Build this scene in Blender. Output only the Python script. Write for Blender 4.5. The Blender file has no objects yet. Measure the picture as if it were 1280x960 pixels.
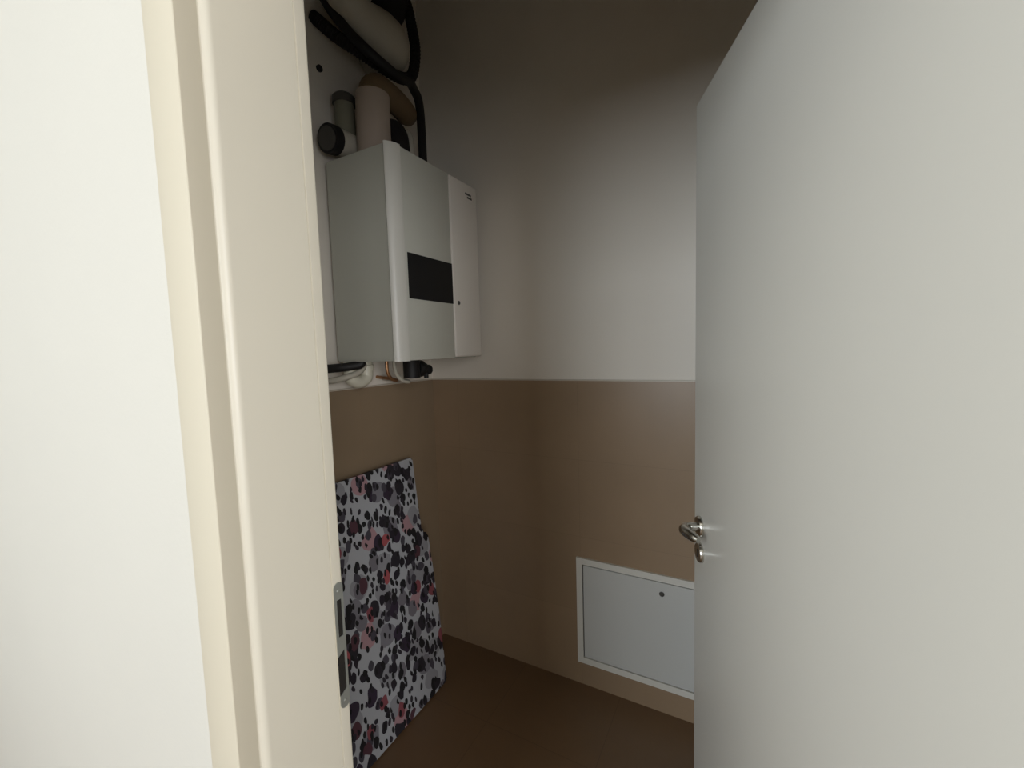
import bpy, bmesh, math, random
from mathutils import Vector, Matrix
random.seed(7)
S = bpy.context.scene
C = S.collection

# ------------------------------------------------------------------ helpers
def link(name, bm, mat, parent=None, smooth=False, mats=None):
    me = bpy.data.meshes.new(name)
    bmesh.ops.recalc_face_normals(bm, faces=bm.faces)
    bm.to_mesh(me); bm.free()
    if smooth:
        me.shade_smooth()
    o = bpy.data.objects.new(name, me)
    for m in (mats or [mat]):
        me.materials.append(m)
    C.objects.link(o)
    if parent: o.parent = parent
    return o

def tag(o, label=None, cat=None, group=None, kind=None):
    if label: o['label'] = label
    if cat: o['category'] = cat
    if group: o['group'] = group
    if kind: o['kind'] = kind
    return o

def thing(name, label, cat, group=None, loc=(0, 0, 0)):
    o = bpy.data.objects.new(name, None); C.objects.link(o)
    o.empty_display_size = .05
    o.location = loc
    return tag(o, label, cat, group)

def box(bm, x0, x1, y0, y1, z0, z1, bev=0, seg=2):
    r = bmesh.ops.create_cube(bm, size=1)
    vs = r['verts']
    for v in vs:
        v.co = Vector((x0 if v.co.x < 0 else x1, y0 if v.co.y < 0 else y1, z0 if v.co.z < 0 else z1))
    if bev:
        es = list({e for v in vs for e in v.link_edges})
        bmesh.ops.bevel(bm, geom=es, offset=bev, segments=seg, profile=.5, affect='EDGES')
    return bm

def B(*a, **k):
    return box(bmesh.new(), *a, **k)

def prism(bm, pts, z0, z1, to3=lambda a, b, h: Vector((a, b, h))):
    """extrude a closed 2D outline"""
    lo = [bm.verts.new(to3(a, b, z0)) for a, b in pts]
    hi = [bm.verts.new(to3(a, b, z1)) for a, b in pts]
    n = len(pts)
    for i in range(n):
        bm.faces.new((lo[i], lo[(i + 1) % n], hi[(i + 1) % n], hi[i]))
    bm.faces.new(lo[::-1]); bm.faces.new(hi)
    return bm

def spline(pts, n=10):
    P = [Vector(p) for p in pts]
    P = [P[0] * 2 - P[1]] + P + [P[-1] * 2 - P[-2]]
    out = []
    for i in range(1, len(P) - 2):
        a, b, c, d = P[i - 1:i + 3]
        for k in range(n):
            t = k / n
            out.append(.5 * (2 * b + (c - a) * t + (2 * a - 5 * b + 4 * c - d) * t * t + (3 * b - a - 3 * c + d) * t ** 3))
    out.append(P[-2])
    return out

def tube(bm, pts, r, sides=20, n=10, cap=True, corr=0, radii=None):
    """sweep a circle along a smooth path; corr = depth of corrugation"""
    path = spline(pts, n) if len(pts) > 2 else [Vector(pts[0]).lerp(Vector(pts[1]), i / 6) for i in range(7)]
    m = len(path)
    T = [(path[min(i + 1, m - 1)] - path[max(i - 1, 0)]).normalized() for i in range(m)]
    ref = Vector((0, 0, 1)) if abs(T[0].z) < .9 else Vector((1, 0, 0))
    N = (ref - T[0] * ref.dot(T[0])).normalized()
    rings = []
    for i in range(m):
        N = (N - T[i] * N.dot(T[i])).normalized()
        Bn = T[i].cross(N)
        rr = r
        if radii:
            f = i / (m - 1) * (len(radii) - 1); k = min(int(f), len(radii) - 2)
            rr = radii[k] + (radii[k + 1] - radii[k]) * (f - k)
        if corr: rr += corr * (1 if i % 2 else -1)
        rings.append([bm.verts.new(path[i] + (N * math.cos(a) + Bn * math.sin(a)) * rr)
                      for a in (2 * math.pi * k / sides for k in range(sides))])
    for i in range(m - 1):
        for k in range(sides):
            bm.faces.new((rings[i][k], rings[i][(k + 1) % sides], rings[i + 1][(k + 1) % sides], rings[i + 1][k]))
    if cap:
        bm.faces.new(rings[0][::-1]); bm.faces.new(rings[-1])
    return bm

def T(*a, **k):
    return tube(bmesh.new(), *a, **k)

def lathe(bm, prof, origin, axis, sides=28):
    """prof: (radius, height) pairs, turned about axis through origin"""
    ax = Vector(axis).normalized()
    ref = Vector((0, 0, 1)) if abs(ax.z) < .9 else Vector((1, 0, 0))
    N = (ref - ax * ref.dot(ax)).normalized(); M = ax.cross(N)
    rings = []
    for r, h in prof:
        rings.append([bm.verts.new(Vector(origin) + ax * h + (N * math.cos(a) + M * math.sin(a)) * max(r, 1e-4))
                      for a in (2 * math.pi * k / sides for k in range(sides))])
    for i in range(len(rings) - 1):
        for k in range(sides):
            bm.faces.new((rings[i][k], rings[i][(k + 1) % sides], rings[i + 1][(k + 1) % sides], rings[i + 1][k]))
    bm.faces.new(rings[0][::-1]); bm.faces.new(rings[-1])
    return bm

def autosmooth(o, ang=35):
    o.data.shade_smooth()
    bm = bmesh.new(); bm.from_mesh(o.data)
    for e in bm.edges:
        if len(e.link_faces) == 2 and e.calc_face_angle(0) > math.radians(ang):
            e.smooth = False
    bm.to_mesh(o.data); bm.free()
    return o

# ------------------------------------------------------------------ materials
def srgb(r, g, b):
    f = lambda c: (c / 255) / 12.92 if c / 255 <= .04045 else ((c / 255 + .055) / 1.055) ** 2.4
    return (f(r), f(g), f(b), 1)

def mat(name, col, rough=.5, metal=0, var=0.0, scale=6, bump=0, bscale=80, spec=.5):
    m = bpy.data.materials.new(name); m.use_nodes = True
    nt = m.node_tree; p = nt.nodes['Principled BSDF']
    p.inputs['Base Color'].default_value = col
    p.inputs['Roughness'].default_value = rough
    p.inputs['Metallic'].default_value = metal
    p.inputs['Specular IOR Level'].default_value = spec
    tc = nt.nodes.new('ShaderNodeTexCoord')
    if var:
        nz = nt.nodes.new('ShaderNodeTexNoise'); nz.inputs['Scale'].default_value = scale
        nz.inputs['Detail'].default_value = 4
        nt.links.new(tc.outputs['Object'], nz.inputs['Vector'])
        mx = nt.nodes.new('ShaderNodeMix'); mx.data_type = 'RGBA'
        mx.inputs[6].default_value = tuple(c * (1 - var) for c in col[:3]) + (1,)
        mx.inputs[7].default_value = tuple(min(1, c * (1 + var)) for c in col[:3]) + (1,)
        nt.links.new(nz.outputs['Fac'], mx.inputs[0])
        nt.links.new(mx.outputs[2], p.inputs['Base Color'])
    if bump:
        n2 = nt.nodes.new('ShaderNodeTexNoise'); n2.inputs['Scale'].default_value = bscale
        n2.inputs['Detail'].default_value = 3
        nt.links.new(tc.outputs['Object'], n2.inputs['Vector'])
        bp = nt.nodes.new('ShaderNodeBump'); bp.inputs['Strength'].default_value = bump
        bp.inputs['Distance'].default_value = .003
        nt.links.new(n2.outputs['Fac'], bp.inputs['Height'])
        nt.links.new(bp.outputs['Normal'], p.inputs['Normal'])
    return m

def tile_mat(name, col, grout, sx, sy, axes, rough=.35):
    """large plain tiles with faint joints; axes picks the two object axes"""
    m = mat(name, col, rough)
    nt = m.node_tree; p = nt.nodes['Principled BSDF']
    tc = nt.nodes.new('ShaderNodeTexCoord'); sp = nt.nodes.new('ShaderNodeSeparateXYZ')
    cb = nt.nodes.new('ShaderNodeCombineXYZ')
    nt.links.new(tc.outputs['Object'], sp.inputs[0])
    nt.links.new(sp.outputs[axes[0]], cb.inputs[0]); nt.links.new(sp.outputs[axes[1]], cb.inputs[1])
    br = nt.nodes.new('ShaderNodeTexBrick')
    br.offset = 0; br.inputs['Scale'].default_value = 1
    br.inputs['Brick Width'].default_value = sx; br.inputs['Row Height'].default_value = sy
    br.inputs['Mortar Size'].default_value = .0015; br.inputs['Mortar Smooth'].default_value = .4
    br.inputs['Color1'].default_value = col
    br.inputs['Color2'].default_value = tuple(c * .96 for c in col[:3]) + (1,)
    br.inputs['Mortar'].default_value = grout
    nt.links.new(cb.outputs[0], br.inputs['Vector'])
    nz = nt.nodes.new('ShaderNodeTexNoise'); nz.inputs['Scale'].default_value = 5; nz.inputs['Detail'].default_value = 5
    nt.links.new(tc.outputs['Object'], nz.inputs['Vector'])
    mr = nt.nodes.new('ShaderNodeMapRange'); mr.inputs[3].default_value = .9; mr.inputs[4].default_value = 1.1
    nt.links.new(nz.outputs['Fac'], mr.inputs[0])
    vm = nt.nodes.new('ShaderNodeVectorMath'); vm.operation = 'SCALE'
    nt.links.new(br.outputs['Color'], vm.inputs[0]); nt.links.new(mr.outputs[0], vm.inputs['Scale'])
    nt.links.new(vm.outputs[0], p.inputs['Base Color'])
    return m

M_hall = mat("cream_wall_paint", srgb(210, 207, 198), .6, var=.02, scale=3, bump=.08, bscale=120)
M_hall2 = mat('low_bounce_hall_paint', srgb(150, 143, 130), .7, var=.03, scale=2)  # unseen hall walls darkened to cut the bounced light
M_closet = mat('closet_wall_paint', srgb(242, 235, 224), .7, var=.03, scale=2.5, bump=.1, bscale=100)
M_frame = mat('cream_door_frame_lacquer', srgb(228, 222, 206), .38, var=.01, scale=4)
M_casing = mat('cream_casing_lacquer', srgb(206, 198, 179), .42, var=.01, scale=4)
M_door = mat('white_door_lacquer', srgb(222, 220, 212), .34, var=.012, scale=2)
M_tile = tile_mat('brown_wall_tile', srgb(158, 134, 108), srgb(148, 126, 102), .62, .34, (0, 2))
M_tileL = tile_mat('brown_wall_tile_shaded', srgb(150, 130, 106), srgb(148, 126, 102), .62, .34, (1, 2))  # same tile as the back wall, colour lowered to shade the side wall
M_trim = mat('pale_trim_and_lit_ledge', srgb(205, 196, 182), .4, var=.02)  # window frames, and light painted along the tile ledge
M_floor = tile_mat('brown_floor_tile', srgb(118, 92, 66), srgb(104, 82, 60), .45, .45, (0, 1), .4)
M_ceil = mat('ceiling_paint', srgb(225, 220, 208), .8, var=.01)
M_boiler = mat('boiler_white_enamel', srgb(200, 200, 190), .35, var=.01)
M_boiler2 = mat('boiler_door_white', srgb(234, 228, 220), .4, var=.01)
M_boiler3 = mat('boiler_enamel_shaded', srgb(184, 184, 173), .4, var=.01)  # front enamel darkened, shade of the boiler side put into the colour
M_strip = mat('boiler_edge_enamel_lit', srgb(216, 214, 206), .35, var=.01)  # front enamel lightened, painting in light caught by the near edge
M_display = mat('black_glossy_display', srgb(13, 13, 17), .3, var=.05, spec=.3)
M_black = mat('black_rubber', srgb(20, 18, 19), .6, var=.15, scale=20)
M_foam = mat('black_pipe_insulation', srgb(26, 22, 21), .85, var=.2, scale=30, bump=.2)
M_duct = mat('white_plastic_duct', srgb(196, 190, 176), .45, var=.05)
M_flue = mat('flue_pipe_painted', srgb(168, 153, 140), .5, var=.04)
M_brown = mat('brown_foam_pipe_cover', srgb(116, 95, 68), .8, var=.12, scale=18, bump=.2)
M_trap = mat('white_plastic_fitting', srgb(222, 218, 200), .4, var=.03)
M_hose = mat('grey_hose', srgb(186, 180, 166), .5, var=.05)
M_copper = mat('tarnished_copper', srgb(176, 132, 96), .35, .8, var=.12, scale=25)
M_steel = mat('brushed_steel', srgb(176, 178, 174), .32, .85, var=.06, scale=40)
M_chrome = mat('satin_chrome', srgb(196, 194, 188), .2, 1, var=.04, scale=30)
M_dark = mat('dark_recess', srgb(26, 21, 17), .8, var=.1)
M_panel = mat('access_panel_white', srgb(206, 206, 202), .42, var=.015)
M_panelf = mat('access_panel_frame_white', srgb(224, 221, 212), .42, var=.015)
M_grey = mat('dark_grey_plastic', srgb(70, 68, 64), .5, var=.08)
M_pipe = mat('grey_green_pipe', srgb(120, 118, 102), .6, var=.08)

def floral():
    m = bpy.data.materials.new('floral_spotted_fabric'); m.use_nodes = True
    nt = m.node_tree; L = nt.links.new; nd = nt.nodes.new
    p = nt.nodes['Principled BSDF']; p.inputs['Roughness'].default_value = .75
    tc = nd('ShaderNodeTexCoord')
    nz = nd('ShaderNodeTexNoise'); nz.inputs['Scale'].default_value = 14; nz.inputs['Detail'].default_value = 2
    L(tc.outputs['Object'], nz.inputs['Vector'])
    sub = nd('ShaderNodeVectorMath'); sub.operation = 'SUBTRACT'; sub.inputs[1].default_value = (.5, .5, .5)
    L(nz.outputs['Color'], sub.inputs[0])
    sc = nd('ShaderNodeVectorMath'); sc.operation = 'SCALE'; sc.inputs['Scale'].default_value = .035
    L(sub.outputs[0], sc.inputs[0])
    ad = nd('ShaderNodeVectorMath'); ad.operation = 'ADD'
    L(tc.outputs['Object'], ad.inputs[0]); L(sc.outputs[0], ad.inputs[1])
    sy = nd('ShaderNodeSeparateXYZ'); L(tc.outputs['Object'], sy.inputs[0])
    def dens(b):        # share of cells left blank
        mr = nd('ShaderNodeMapRange'); mr.inputs[1].default_value = .1; mr.inputs[2].default_value = .95
        mr.inputs[3].default_value = b - .10; mr.inputs[4].default_value = b - .10
        L(sy.outputs[1], mr.inputs[0]); return mr.outputs[0]
    def cramp(stops):
        r = nd('ShaderNodeValToRGB'); r.color_ramp.interpolation = 'CONSTANT'
        e = r.color_ramp.elements
        e[0].position, e[0].color = stops[0]
        e[1].position, e[1].color = stops[1]
        for s in stops[2:]:
            q = e.new(s[0]); q.color = s[1]
        return r
    white = srgb(178, 180, 186)
    cur = None
    layers = [  # scale, stretch, rotation, radius, share of cells left blank, colours
        (9, (1, 1.1), .5, .40, .45, [srgb(150, 150, 156), srgb(128, 126, 134), srgb(176, 140, 146)]),
        (13, (1, 1.2), -.6, .40, .62, [srgb(40, 36, 44), srgb(120, 116, 124), srgb(52, 40, 58)]),
        (21, (1, 1.25), .35, .38, .60, [srgb(24, 22, 26), srgb(70, 66, 76), srgb(36, 30, 40)]),
        (11, (1, 1.3), 1.1, .28, .86, [srgb(140, 76, 84), srgb(84, 52, 62), srgb(168, 84, 88)]),
        (36, (1, 1.4), -.3, .36, .62, [srgb(20, 18, 22), srgb(44, 38, 48), srgb(22, 20, 24)]),
    ]
    for i, (s, st, rot, rad, blank, cols) in enumerate(layers):
        mp = nd('ShaderNodeMapping'); mp.inputs['Rotation'].default_value = (0, 0, rot)
        mp.inputs['Scale'].default_value = (s * st[1], s / st[1] * 1.15, s)
        mp.inputs['Location'].default_value = (i * 3.7, i * 1.9, 0)
        L(ad.outputs[0], mp.inputs['Vector'])
        v = nd('ShaderNodeTexVoronoi'); v.voronoi_dimensions = '2D'; v.inputs['Scale'].default_value = 1
        L(mp.outputs[0], v.inputs['Vector'])
        sx = nd('ShaderNodeSeparateColor'); L(v.outputs['Color'], sx.inputs[0])
        lt = nd('ShaderNodeMath'); lt.operation = 'LESS_THAN'; lt.inputs[1].default_value = rad
        L(v.outputs['Distance'], lt.inputs[0])
        gt = nd('ShaderNodeMath'); gt.operation = 'GREATER_THAN'; L(dens(blank), gt.inputs[1])
        L(sx.outputs[0], gt.inputs[0])
        mu = nd('ShaderNodeMath'); mu.operation = 'MULTIPLY'; L(lt.outputs[0], mu.inputs[0]); L(gt.outputs[0], mu.inputs[1])
        rp = cramp([(0, cols[0]), (.4, cols[1]), (.72, cols[2])])
        L(sx.outputs[1], rp.inputs[0])
        mx = nd('ShaderNodeMix'); mx.data_type = 'RGBA'
        L(mu.outputs[0], mx.inputs[0])
        if cur is None: mx.inputs[6].default_value = white
        else: L(cur, mx.inputs[6])
        L(rp.outputs[0], mx.inputs[7])
        cur = mx.outputs[2]
    L(cur, p.inputs['Base Color'])
    return m
M_floral = floral()

# ------------------------------------------------------------------ room shell
XL, XR, YB, YF, YH, H = -1.40, .50, 1.72, .3035, .465, 3.7     # closet left/right/back, partition faces, ceiling
HX0, HX1, HY0 = -2.8, 1.7, -3.0
TZ = 1.36
OX0, OX1, OZ = -.622, .222, 2.092                             # rough door opening

def struct(name, bm, m, label, cat='wall', mats=None):
    o = link(name, bm, m, mats=mats)
    tag(o, label, cat, kind='structure')
    return o

wall_left = struct('wall_left', B(XL - .12, XL, YH, YB, 0, H), M_closet, 'dim closet wall on the left that carries the boiler')
wall_back = struct('wall_back', B(XL - .12, XR + .12, YB, YB + .12, 0, H), M_closet, 'closet end wall, pale paint above brown tile')
struct('wall_right', B(XR, XR + .12, YH, YB, 0, H), M_closet, 'closet side wall hidden behind the open door')
bm = bmesh.new()
box(bm, HX0, OX0, YF, YH, 0, H); box(bm, OX1, HX1, YF, YH, 0, H); box(bm, OX0, OX1, YF, YH, OZ, H)
struct('wall_front', bm, M_hall, 'bright cream wall around the doorway, at the left edge')
struct('floor', B(HX0 - .12, HX1 + .12, HY0 - .12, YB + .12, -.1, 0), M_floor, 'dark brown tiled floor of the closet', 'floor')
struct('ceiling', B(HX0 - .12, HX1 + .12, HY0 - .12, YB + .12, H, H + .1), M_ceil, 'plain pale ceiling', 'ceiling')
struct('wall_west', B(HX0 - .12, HX0, HY0, YF, 0, H), M_hall2, 'darkened hall wall left of the viewer')
EY0, EY1, EZ0, EZ1 = -2.4, -.6, .8, 2.5  # opening added for side fill light, no window known here
bm = bmesh.new()
box(bm, HX1, HX1 + .12, HY0, EY0, 0, H); box(bm, HX1, HX1 + .12, EY1, YF, 0, H)
box(bm, HX1, HX1 + .12, EY0, EY1, 0, EZ0); box(bm, HX1, HX1 + .12, EY0, EY1, EZ1, H)
struct('wall_east', bm, M_hall2, 'darkened hall wall with an added fill-light opening right of the viewer')
bm = bmesh.new()
for a, b in ((EY0, EY0 + .06), (EY1 - .06, EY1)):
    box(bm, HX1 + .03, HX1 + .09, a, b, EZ0, EZ1, .005)
for a, b in ((EZ0, EZ0 + .06), (EZ1 - .06, EZ1)):
    box(bm, HX1 + .03, HX1 + .09, EY0 + .06, EY1 - .06, a, b, .005)
struct('fill_opening_frame', bm, M_trim, 'white frame of an added fill-light opening right of the viewer', 'window')
WX0, WX1, WZ0, WZ1 = -2.5, .1, .8, 2.9
bm = bmesh.new()
box(bm, HX0, WX0, HY0 - .12, HY0, 0, H); box(bm, WX1, HX1, HY0 - .12, HY0, 0, H)
box(bm, WX0, WX1, HY0 - .12, HY0, 0, WZ0); box(bm, WX0, WX1, HY0 - .12, HY0, WZ1, H)
struct('wall_rear', bm, M_hall2, 'darkened hall wall with the window behind the viewer')
bm = bmesh.new()
for a, b in ((WX0, WX0 + .06), (WX1 - .06, WX1), (-1.23, -1.17)):
    box(bm, a, b, HY0 - .09, HY0 - .03, WZ0, WZ1, .005)
for a, b in ((WZ0, WZ0 + .06), (WZ1 - .06, WZ1)):
    box(bm, WX0 + .06, WX1 - .06, HY0 - .09, HY0 - .03, a, b, .005)
struct('window_1', bm, M_trim, 'white framed hall window behind the viewer', 'window')

# tiled lower walls (8 mm proud of the plaster) with a pale strip painted as their lit top ledge
def wains(parent, bm, m): return link('tile_wainscot', bm, m, parent)
wains(wall_back, B(XL + .008, XR, YB - .008, YB, 0, TZ), M_tile)
link('tile_lit_edge', B(XL + .008, XR, YB - .0095, YB, TZ, TZ + .006, .001), M_trim, wall_back)
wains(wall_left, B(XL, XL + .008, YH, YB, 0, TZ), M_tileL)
link('tile_lit_edge', B(XL, XL + .0095, YH, YB - .0095, TZ, TZ + .006, .001), M_trim, wall_left)

# ------------------------------------------------------------------ door frame
def arc(cx, cy, r, a0, a1, n=6):
    return [(cx + r * math.cos(math.radians(a0 + (a1 - a0) * i / n)), cy + r * math.sin(math.radians(a0 + (a1 - a0) * i / n))) for i in range(n + 1)]
RX = -.600
def casing_profile():
    p = [(OX0, YF + .016), (OX0, YF), (RX - .083, YF), (RX - .083, YF - .008)]
    p += arc(RX - .078, YF - .008, .004, 180, 270, 3)
    p += arc(RX - .010, YF - .009, .003, 270, 360, 3)
    p += [(RX - .007, YF + .016)]
    return p
def jamb_profile():
    p = [(RX - .0075, YF + .016)]
    p += arc(RX - .014, YF + .030, .014, 300, 360, 8)
    p += [(RX, .4505), (RX - .0025, .4515), (RX - .0025, .4525), (RX, .4535)]
    p += arc(RX - .004, .4690, .004, 0, 90, 4)
    p += [(OX0, .473), (OX0, YF + .016)]
    return p
frame = bpy.data.objects.new('trim_1', None); C.objects.link(frame)
tag(frame, 'cream lacquered door frame with rounded bead at the doorway', 'door frame', kind='structure')
for nm, prof_, m in (('casing', casing_profile(), M_casing), ('jamb', jamb_profile(), M_frame)):
    autosmooth(link(nm, prism(bmesh.new(), prof_, 0, OZ - .022), m, frame), 30)
    autosmooth(link(nm, prism(bmesh.new(), [(-.4 - x, y) for x, y in prof_], 0, OZ - .022), m, frame), 30)
    hp = [(x - RX, y) for x, y in prof_]      # the head: the same profile laid across the top
    autosmooth(link('head_' + nm, prism(bmesh.new(), hp, RX - .083 if nm == 'casing' else RX, .283 if nm == 'casing' else .2, lambda a, b, h: Vector((h, b, OZ - .022 - a))), m, frame), 30)

# strike plate let into the far strip of the jamb
plate = bmesh.new()
y0, y1, z0, z1 = .4535, .4715, .893, 1.117
yc, hw = (y0 + y1) / 2, (y1 - y0) / 2
outer = [(yc + hw * math.cos(a), z1 - hw + hw * math.sin(a)) for a in (math.pi * i / 10 for i in range(11))]
bot = [(yc + hw * math.cos(a), z0 + hw + hw * math.sin(a)) for a in (math.pi + math.pi * i / 10 for i in range(11))]
# the lower opening is a notch open to the near edge
notch = [(y0, .988), (y1 - .0045, .996), (y1 - .0045, .926), (y0, .918)]
loop1 = outer + notch + bot
loop2 = [(yc - .0045, 1.022), (yc + .0045, 1.022), (yc + .0045, 1.087), (yc - .0045, 1.087)]
def ringe(bm, pts):
    vs = [bm.verts.new((RX + .0015, a, b)) for a, b in pts]
    return [bm.edges.new((vs[i], vs[(i + 1) % len(vs)])) for i in range(len(vs))]
es = ringe(plate, loop1) + ringe(plate, loop2)
bmesh.ops.triangle_fill(plate, use_beauty=True, edges=es)
r = bmesh.ops.extrude_face_region(plate, geom=list(plate.faces))
for v in [g for g in r['geom'] if isinstance(g, bmesh.types.BMVert)]: v.co.x -= .0022
sp = link('strike_plate', plate, M_steel, frame); tag(sp, 'grey steel strike plate')
bm = bmesh.new()
box(bm, RX - .001, RX + .0004, yc - .0046, yc + .0046, 1.021, 1.088)
link('latch_hole', bm, M_dark, sp)
link('bolt_hole', B(RX - .001, RX + .0004, y0, y1 - .004, .917, .997), M_dark, sp)
for zz in (1.102, .906):
    link('screw', lathe(bmesh.new(), [(.0032, 0), (.0032, .0012), (.002, .0018), (0, .0018)], (RX + .0012, yc, zz), (1, 0, 0), 14), M_steel, sp)

# ------------------------------------------------------------------ door leaf, swung into the closet
th = math.radians(-22.6)
DIR = Vector((math.sin(th), math.cos(th), 0))         # hinge -> free edge
NRM = Vector((-DIR.y, DIR.x, 0))                      # face seen from the hall
FREE = Vector((-.108, 1.160, 0))
DM = Matrix(((-DIR.x, NRM.x, 0, FREE.x), (-DIR.y, NRM.y, 0, FREE.y), (0, 0, 1, 0), (0, 0, 0, 1)))
def dl(s, n, z): return DM @ Vector((s, n, z))        # s from the free edge, n out of the face
def dbm(bm): bm.transform(DM); return bm
door = link('door_1', dbm(B(0, .80, -.042, 0, .008, 2.067, .0025, 2)), M_door)
autosmooth(door, 30)
tag(door, 'plain white door leaf standing open into the closet on the right', 'door', kind='structure')
HS = .047
hz = 1.050
handle = link('door_handle', dbm(lathe(bmesh.new(), [(.0255, 0), (.0255, .005), (.0235, .0085), (.012, .0105), (.0, .0105)], (HS, 0, hz), (0, 1, 0))), M_chrome, door)
autosmooth(handle, 40); tag(handle, 'satin chrome lever handle')
lv = T([(HS, .008, hz), (HS, .024, hz), (HS + .005, .036, hz), (HS + .018, .044, hz), (HS + .036, .042, hz - .001), (HS + .054, .034, hz - .003), (HS + .066, .026, hz - .004)],
       .009, 18, 10, radii=[.0105, .010, .0115, .013, .013, .0115, .008])
autosmooth(link('lever', dbm(lv), M_chrome, handle), 50)
esc = link('keyhole_escutcheon', dbm(lathe(bmesh.new(), [(.0245, 0), (.0245, .005), (.0225, .0085), (.0, .0085)], (HS + .003, 0, .985), (0, 1, 0))), M_chrome, door)
autosmooth(esc, 40)
bm = lathe(bmesh.new(), [(.0042, 0), (.0042, .0006), (0, .0006)], (HS + .003, .0083, .990), (0, 1, 0), 16)
box(bm, HS + .003 - .002, HS + .003 + .002, .0083, .0089, .974, .990)
link('keyhole', dbm(bm), M_dark, esc)
for zz in (.25, 1.05, 1.85):
    link('hinge', dbm(T([(.806, .004, zz - .05), (.806, .004, zz + .05)], .007, 14)), M_steel, door)

# ------------------------------------------------------------------ boiler
BX, BZ0, BZ1 = -1.050, 1.472, 2.212
boiler = thing('wall_boiler', 'white wall-hung boiler with a dark display band, mounted high on the closet wall', 'boiler', loc=(0, 0, 0))
prof = [(-1.372, 1.122), (-1.372, 1.650), (-1.075, 1.650), (-1.075, 1.122)]
body = prism(bmesh.new(), prof, BZ0, BZ1)
bmesh.ops.bevel(body, geom=[e for e in body.edges], offset=.006, segments=2, affect='EDGES')
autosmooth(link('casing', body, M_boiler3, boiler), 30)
# front cover: a swept near edge that turns into the flat front
fc = [(-1.076, 1.1185), (-1.070, 1.1195), (-1.058, 1.136), (-1.052, 1.150), (-1.0495, 1.168), (-1.0500, 1.172), (-1.0545, 1.174), (-1.0545, 1.1745), (-1.076, 1.1745)]
autosmooth(link('edge_strip', prism(bmesh.new(), fc, BZ0 - .002, BZ1 + .002), M_strip, boiler), 50)
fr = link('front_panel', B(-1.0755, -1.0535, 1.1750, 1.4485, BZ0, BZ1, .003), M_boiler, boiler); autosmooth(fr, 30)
dsp = link('display_band', B(-1.0540, -1.0505, 1.186, 1.4480, 1.694, 1.856, .0015), M_display, boiler); tag(dsp, 'glossy black display band')
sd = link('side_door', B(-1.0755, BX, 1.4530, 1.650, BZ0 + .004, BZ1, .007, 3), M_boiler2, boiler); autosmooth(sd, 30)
bm = bmesh.new()
box(bm, BX - .0005, BX + .001, 1.560, 1.605, 2.163, 2.171, .0003, 1)
box(bm, BX - .0005, BX + .001, 1.575, 1.610, 2.150, 2.158, .0003, 1)
link('badge', bm, M_grey, sd)
link('lock', lathe(bmesh.new(), [(.0085, 0), (.0085, .002), (.006, .0032), (0, .0032)], (BX - .0004, 1.484, 1.701), (1, 0, 0), 18), M_grey, sd)
link('wall_bracket', B(XL + .001, -1.372, 1.18, 1.60, 2.05, 2.11), M_steel, boiler)

# flue and pipes above the boiler ------------------------------------------------
fl = thing('flue_pipe', 'pinkish grey flue with a brown foam-covered bend above the boiler top', 'pipe')
autosmooth(link('vertical_pipe', T([(-1.20, 1.205, BZ1), (-1.20, 1.205, 2.33), (-1.20, 1.207, 2.435)], .060, 28), M_flue, fl), 50)
o = link('foam_bend', T([(-1.20, 1.207, 2.415), (-1.205, 1.225, 2.468), (-1.22, 1.287, 2.490), (-1.25, 1.394, 2.508), (-1.275, 1.472, 2.512), (-1.285, 1.500, 2.510)], .046, 24, radii=[.056, .050, .048, .046, .045, .036]), M_brown, fl)
autosmooth(o, 50); tag(o, 'thick brown foam-covered bend')

el = thing('flue_elbow', 'white plastic elbow with dark open collar at the left end of the boiler top', 'pipe fitting')
autosmooth(link('elbow', T([(-1.315, 1.240, BZ1), (-1.315, 1.230, 2.255), (-1.313, 1.19, 2.278), (-1.310, 1.145, 2.274), (-1.308, 1.110, 2.270)], .046, 24), M_duct, el), 40)
autosmooth(link('collar', T([(-1.3085, 1.120, 2.271), (-1.307, 1.087, 2.266)], .050, 24), M_black, el), 40)
autosmooth(link('collar_face', T([(-1.307, 1.0875, 2.266), (-1.3068, 1.0835, 2.2653)], .040, 24), M_grey, el), 40)
autosmooth(link('riser', T([(-1.312, 1.175, 2.29), (-1.312, 1.175, 2.425)], .036, 22), M_pipe, el), 40)
autosmooth(link('cap', lathe(bmesh.new(), [(.041, 0), (.041, .025), (.034, .032), (0, .032)], (-1.312, 1.175, 2.420), (0, 0, 1)), M_grey, el), 40)
dk = link('dark_tube', T([(-1.24, 1.380, BZ1), (-1.24, 1.380, 2.32), (-1.255, 1.383, 2.385), (-1.30, 1.388, 2.415), (-1.399, 1.392, 2.42)], .043, 22), M_foam)  # dark tube filling the gap below the foam bend
autosmooth(dk); tag(dk, 'dark maroon-black tube under the brown bend', 'pipe')
wp = link('thin_white_pipe', T([(-1.24, 1.452, BZ1), (-1.24, 1.454, 2.36), (-1.255, 1.456, 2.42), (-1.30, 1.458, 2.44), (-1.399, 1.46, 2.44)], .012, 14), M_duct)
autosmooth(wp); tag(wp, 'thin white pipe between the dark tube and the black cable on the boiler top', 'pipe')
cb = link('black_cable', T([(-1.399, 1.149, 2.860), (-1.36, 1.150, 2.80), (-1.32, 1.152, 2.735), (-1.27, 1.166, 2.665), (-1.215, 1.183, 2.600), (-1.190, 1.247, 2.568), (-1.187, 1.33, 2.563), (-1.20, 1.41, 2.588), (-1.225, 1.47, 2.592), (-1.240, 1.515, 2.575), (-1.240, 1.524, 2.50), (-1.235, 1.520, 2.38), (-1.23, 1.515, BZ1)], .018, 16), M_black)
autosmooth(cb); tag(cb, 'black cable under the looped hose that drops to the right end of the boiler top', 'cable')
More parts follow.
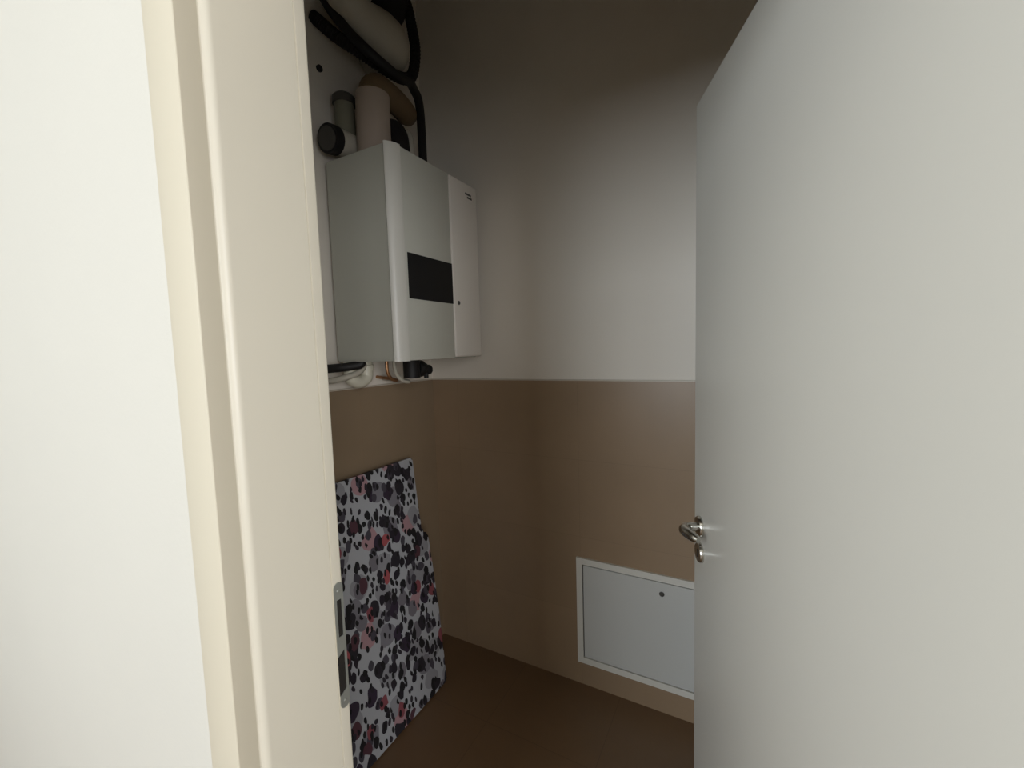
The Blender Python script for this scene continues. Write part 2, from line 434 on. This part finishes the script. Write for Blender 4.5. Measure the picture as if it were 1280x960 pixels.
wd = link('white_duct', T([(-1.27, 1.07, 2.96), (-1.27, 1.12, 2.835), (-1.27, 1.172, 2.775), (-1.275, 1.242, 2.742), (-1.28, 1.33, 2.738), (-1.30, 1.39, 2.738), (-1.40, 1.43, 2.745)], .075, 30, 12, radii=[.062, .062, .064, .074, .094, .098, .09]), M_duct)
autosmooth(wd); tag(wd, 'wide white ventilation duct bending into the closet wall near the top', 'duct')
lp = link('corrugated_hose', T([(-1.399, 1.130, 2.732), (-1.38, 1.141, 2.716), (-1.33, 1.166, 2.665), (-1.27, 1.200, 2.618), (-1.24, 1.274, 2.598), (-1.24, 1.404, 2.612), (-1.25, 1.492, 2.67), (-1.26, 1.532, 2.789), (-1.28, 1.542, 2.899), (-1.30, 1.536, 3.00), (-1.36, 1.55, 3.14), (-1.399, 1.56, 3.2)], .021, 16, 14, corr=.002), M_foam)
tag(lp, 'black corrugated hose looping under and around the white duct', 'hose')
l3 = link('lagged_pipe', T([(-1.30, 1.445, 3.35), (-1.30, 1.445, 3.12), (-1.30, 1.45, 3.00), (-1.325, 1.455, 2.935), (-1.399, 1.46, 2.91)], .066, 22), M_foam)
autosmooth(l3); tag(l3, 'thick black lagged pipe beside the top of the white duct', 'pipe')
sc_ = link('wall_plug', lathe(bmesh.new(), [(.012, 0), (.012, .008), (.008, .011), (0, .011)], (XL, 1.145, 2.56), (1, 0, 0), 16), M_black)
tag(sc_, 'small dark plug in the closet wall above the boiler', 'wall plug')

# fittings below the boiler --------------------------------------------------------
tr = thing('condensate_trap', 'white plastic condensate trap hanging under the boiler', 'trap')
autosmooth(link('body', T([(-1.33, 1.145, BZ0), (-1.33, 1.145, 1.43), (-1.33, 1.150, 1.405), (-1.33, 1.185, 1.392), (-1.33, 1.220, 1.405), (-1.33, 1.225, 1.43), (-1.33, 1.225, BZ0)], .025, 20), M_trap, tr), 40)
autosmooth(link('nut', lathe(bmesh.new(), [(.031, 0), (.031, .02), (.027, .023), (0, .023)], (-1.33, 1.225, 1.435), (0, 0, 1), 10), M_trap, tr), 40)
autosmooth(link('nut', lathe(bmesh.new(), [(.031, 0), (.031, .02), (.027, .023), (0, .023)], (-1.33, 1.145, 1.440), (0, 0, 1), 10), M_trap, tr), 40)
dh = link('drain_hose', T([(-1.30, 1.180, BZ0), (-1.295, 1.178, 1.452), (-1.30, 1.155, 1.430), (-1.315, 1.112, 1.415), (-1.35, 1.081, 1.405), (-1.399, 1.06, 1.40)], .012, 16), M_hose, tr)
autosmooth(dh); tag(dh, 'pale grey drain hose')
o = link('thin_pipe', T([(-1.255, 1.262, BZ0), (-1.255, 1.264, 1.425), (-1.255, 1.285, 1.396), (-1.26, 1.318, 1.388), (-1.30, 1.335, 1.392), (-1.399, 1.345, 1.40)], .007, 12), M_copper)
autosmooth(o); tag(o, 'bent thin copper pipe under the boiler, nearest the white trap', 'pipe')
o = link('thin_pipe', T([(-1.235, 1.280, BZ0), (-1.235, 1.290, 1.420), (-1.225, 1.315, 1.388), (-1.23, 1.358, 1.380), (-1.28, 1.372, 1.384), (-1.399, 1.38, 1.39)], .008, 12), M_hose)
autosmooth(o); tag(o, 'bent thin grey pipe under the boiler beside the black valve', 'pipe')
va = thing('valve', 'black shut-off valve under the middle of the boiler', 'valve')
autosmooth(link('body', T([(-1.205, 1.350, BZ0), (-1.205, 1.350, 1.396)], .034, 16), M_black, va), 40)
autosmooth(link('branch', T([(-1.205, 1.350, 1.432), (-1.205, 1.430, 1.432)], .024, 16), M_black, va), 40)
autosmooth(link('collar', lathe(bmesh.new(), [(.032, 0), (.036, .008), (.036, .030), (.030, .04), (0, .04)], (-1.205, 1.375, 1.432), (0, 1, 0), 12), M_black, va), 40)
autosmooth(link('knob', lathe(bmesh.new(), [(.010, 0), (.010, .012), (.021, .016), (.021, .036), (.015, .042), (0, .042)], (-1.205, 1.425, 1.425), (0, 1, 0), 10), M_black, va), 40)
autosmooth(link('spindle', T([(-1.205, 1.44, 1.42), (-1.205, 1.44, 1.39)], .010, 12), M_black, va), 40)
o = link('shadow_stub', T([(-1.27, 1.150, BZ0), (-1.275, 1.140, 1.460), (-1.32, 1.09, 1.452), (-1.399, 1.06, 1.448)], .016, 18), M_black)  # black colour stands for the shadow below the boiler corner
autosmooth(o); tag(o, 'black tube in place of the shadow under the left corner of the boiler', 'pipe')

# ------------------------------------------------------------------ access panel
ap = thing('access_panel', 'white framed metal access panel low on the tiled end wall', 'access panel', loc=(0, 0, 0))
PX0, PX1, PZ0, PZ1 = -.636, .06, .107, .588
py = YB - .008
f = bmesh.new()
w = .027
box(f, PX0, PX0 + w, py - .010, py, PZ0, PZ1); box(f, PX1 - w, PX1, py - .010, py, PZ0, PZ1)
box(f, PX0 + w, PX1 - w, py - .010, py, PZ0, PZ0 + w); box(f, PX0 + w, PX1 - w, py - .010, py, PZ1 - w, PZ1)
link('frame', f, M_panelf, ap)
pd = link('panel_door', B(PX0 + w + .004, PX1 - w - .004, py - .009, py - .001, PZ0 + w + .004, PZ1 - w - .004, .001, 1), M_panel, ap)
link('seam', B(PX0 + w, PX1 - w, py - .003, py - .0005, PZ0 + w, PZ1 - w), M_dark, ap)
link('lock', lathe(bmesh.new(), [(.010, 0), (.010, .002), (.007, .0035), (0, .0035)], (-.278, py - .0088, .511), (0, -1, 0), 18), M_grey, pd)

# ------------------------------------------------------------------ padded floral board
lean = math.atan2(.178, 1.015)
bd = thing('padded_board', 'padded board in black, grey and pink floral fabric leaning on the left wall', 'board', loc=(-1.180, 0, 0))
# local frame: a = along the wall (Y), b = up the slope, c = out of the face
BM = Matrix(((0, -math.sin(lean), math.cos(lean)), (1, 0, 0), (0, math.cos(lean), math.sin(lean))))
def padded(name, pts, c0, c1, bev):
    bm = prism(bmesh.new(), pts, c0, c1)
    es = [e for e in bm.edges if abs(e.verts[0].co.z - e.verts[1].co.z) < 1e-6]
    bmesh.ops.bevel(bm, geom=es, offset=bev, segments=4, profile=.5, affect='EDGES')
    o = link(name, bm, M_floral, bd); autosmooth(o, 40)
    o.matrix_local = BM.to_4x4()
    return o
def round_poly(pts, r, n=5):
    out = []
    m = len(pts)
    for i in range(m):
        p0, p, p1 = Vector(pts[i - 1]), Vector(pts[i]), Vector(pts[(i + 1) % m])
        a = p + (p0 - p).normalized() * r; b = p + (p1 - p).normalized() * r
        for k in range(n + 1):
            t = k / n
            q = a * (1 - t) ** 2 + p * 2 * t * (1 - t) + b * t * t
            out.append((q.x, q.y))
    return out
padded('pad', round_poly([(.86, .006), (1.447, .006), (1.478, .30), (1.490, .50), (1.497, .672), (1.462, .690), (1.472, .86), (1.486, 1.030), (.88, 1.030)], .012), -.014, .008, .007)
bk = padded('backing', round_poly([(.87, .010), (1.436, .010), (1.450, .62), (1.474, 1.022), (.89, 1.022)], .02), -.030, -.015, .003)
bk.data.materials[0] = M_grey; tag(bk, 'dark grey backing')

# ------------------------------------------------------------------ light
def area(name, loc, target, sx, sy, power, col):
    l = bpy.data.lights.new(name, 'AREA'); l.shape = 'RECTANGLE'; l.size = sx; l.size_y = sy
    l.energy = power; l.color = col
    o = bpy.data.objects.new(name, l); C.objects.link(o)
    o.location = loc
    o.rotation_euler = (Vector(target) - Vector(loc)).to_track_quat('-Z', 'Z').to_euler()
    return o
area('rear_window_daylight', ((WX0 + WX1) / 2, HY0 - .14, (WZ0 + WZ1) / 2), ((WX0 + WX1) / 2, 0, (WZ0 + WZ1) / 2), WX1 - WX0, WZ1 - WZ0, 132, (.88, .95, 1))
area('side_fill_light', (HX1 + .14, (EY0 + EY1) / 2, (EZ0 + EZ1) / 2), (0, (EY0 + EY1) / 2, (EZ0 + EZ1) / 2), EY1 - EY0, EZ1 - EZ0, 74, (.98, .985, 1))  # added fill from the right for the jamb and boiler front

wd_ = bpy.data.worlds.new('World'); S.world = wd_; wd_.use_nodes = True
nt = wd_.node_tree
bg = nt.nodes['Background']
sky = nt.nodes.new('ShaderNodeTexSky'); sky.sky_type = 'HOSEK_WILKIE'; sky.turbidity = 4
nt.links.new(sky.outputs[0], bg.inputs[0]); bg.inputs[1].default_value = .3

# ------------------------------------------------------------------ camera
cam = bpy.data.cameras.new('camera'); co = bpy.data.objects.new('camera', cam); C.objects.link(co)
cam.sensor_width = 36; cam.lens = 534 / 1280 * 36; cam.clip_start = .02
yaw, pit, roll = math.radians(28.6), math.radians(4.6), .0304
fw = Vector((-math.sin(yaw) * math.cos(pit), math.cos(yaw) * math.cos(pit), -math.sin(pit)))
rt = Vector((math.cos(yaw), math.sin(yaw), 0)); up = rt.cross(fw)
r2 = rt * math.cos(roll) - up * math.sin(roll); u2 = up * math.cos(roll) + rt * math.sin(roll)
co.matrix_world = Matrix(((r2.x, u2.x, -fw.x, 0), (r2.y, u2.y, -fw.y, 0), (r2.z, u2.z, -fw.z, 1.5), (0, 0, 0, 1)))
S.camera = co
S.view_settings.view_transform = 'Standard'; S.view_settings.look = 'None'
S.view_settings.gamma = 1; S.view_settings.use_curve_mapping = False
S.view_settings.exposure = 0.0
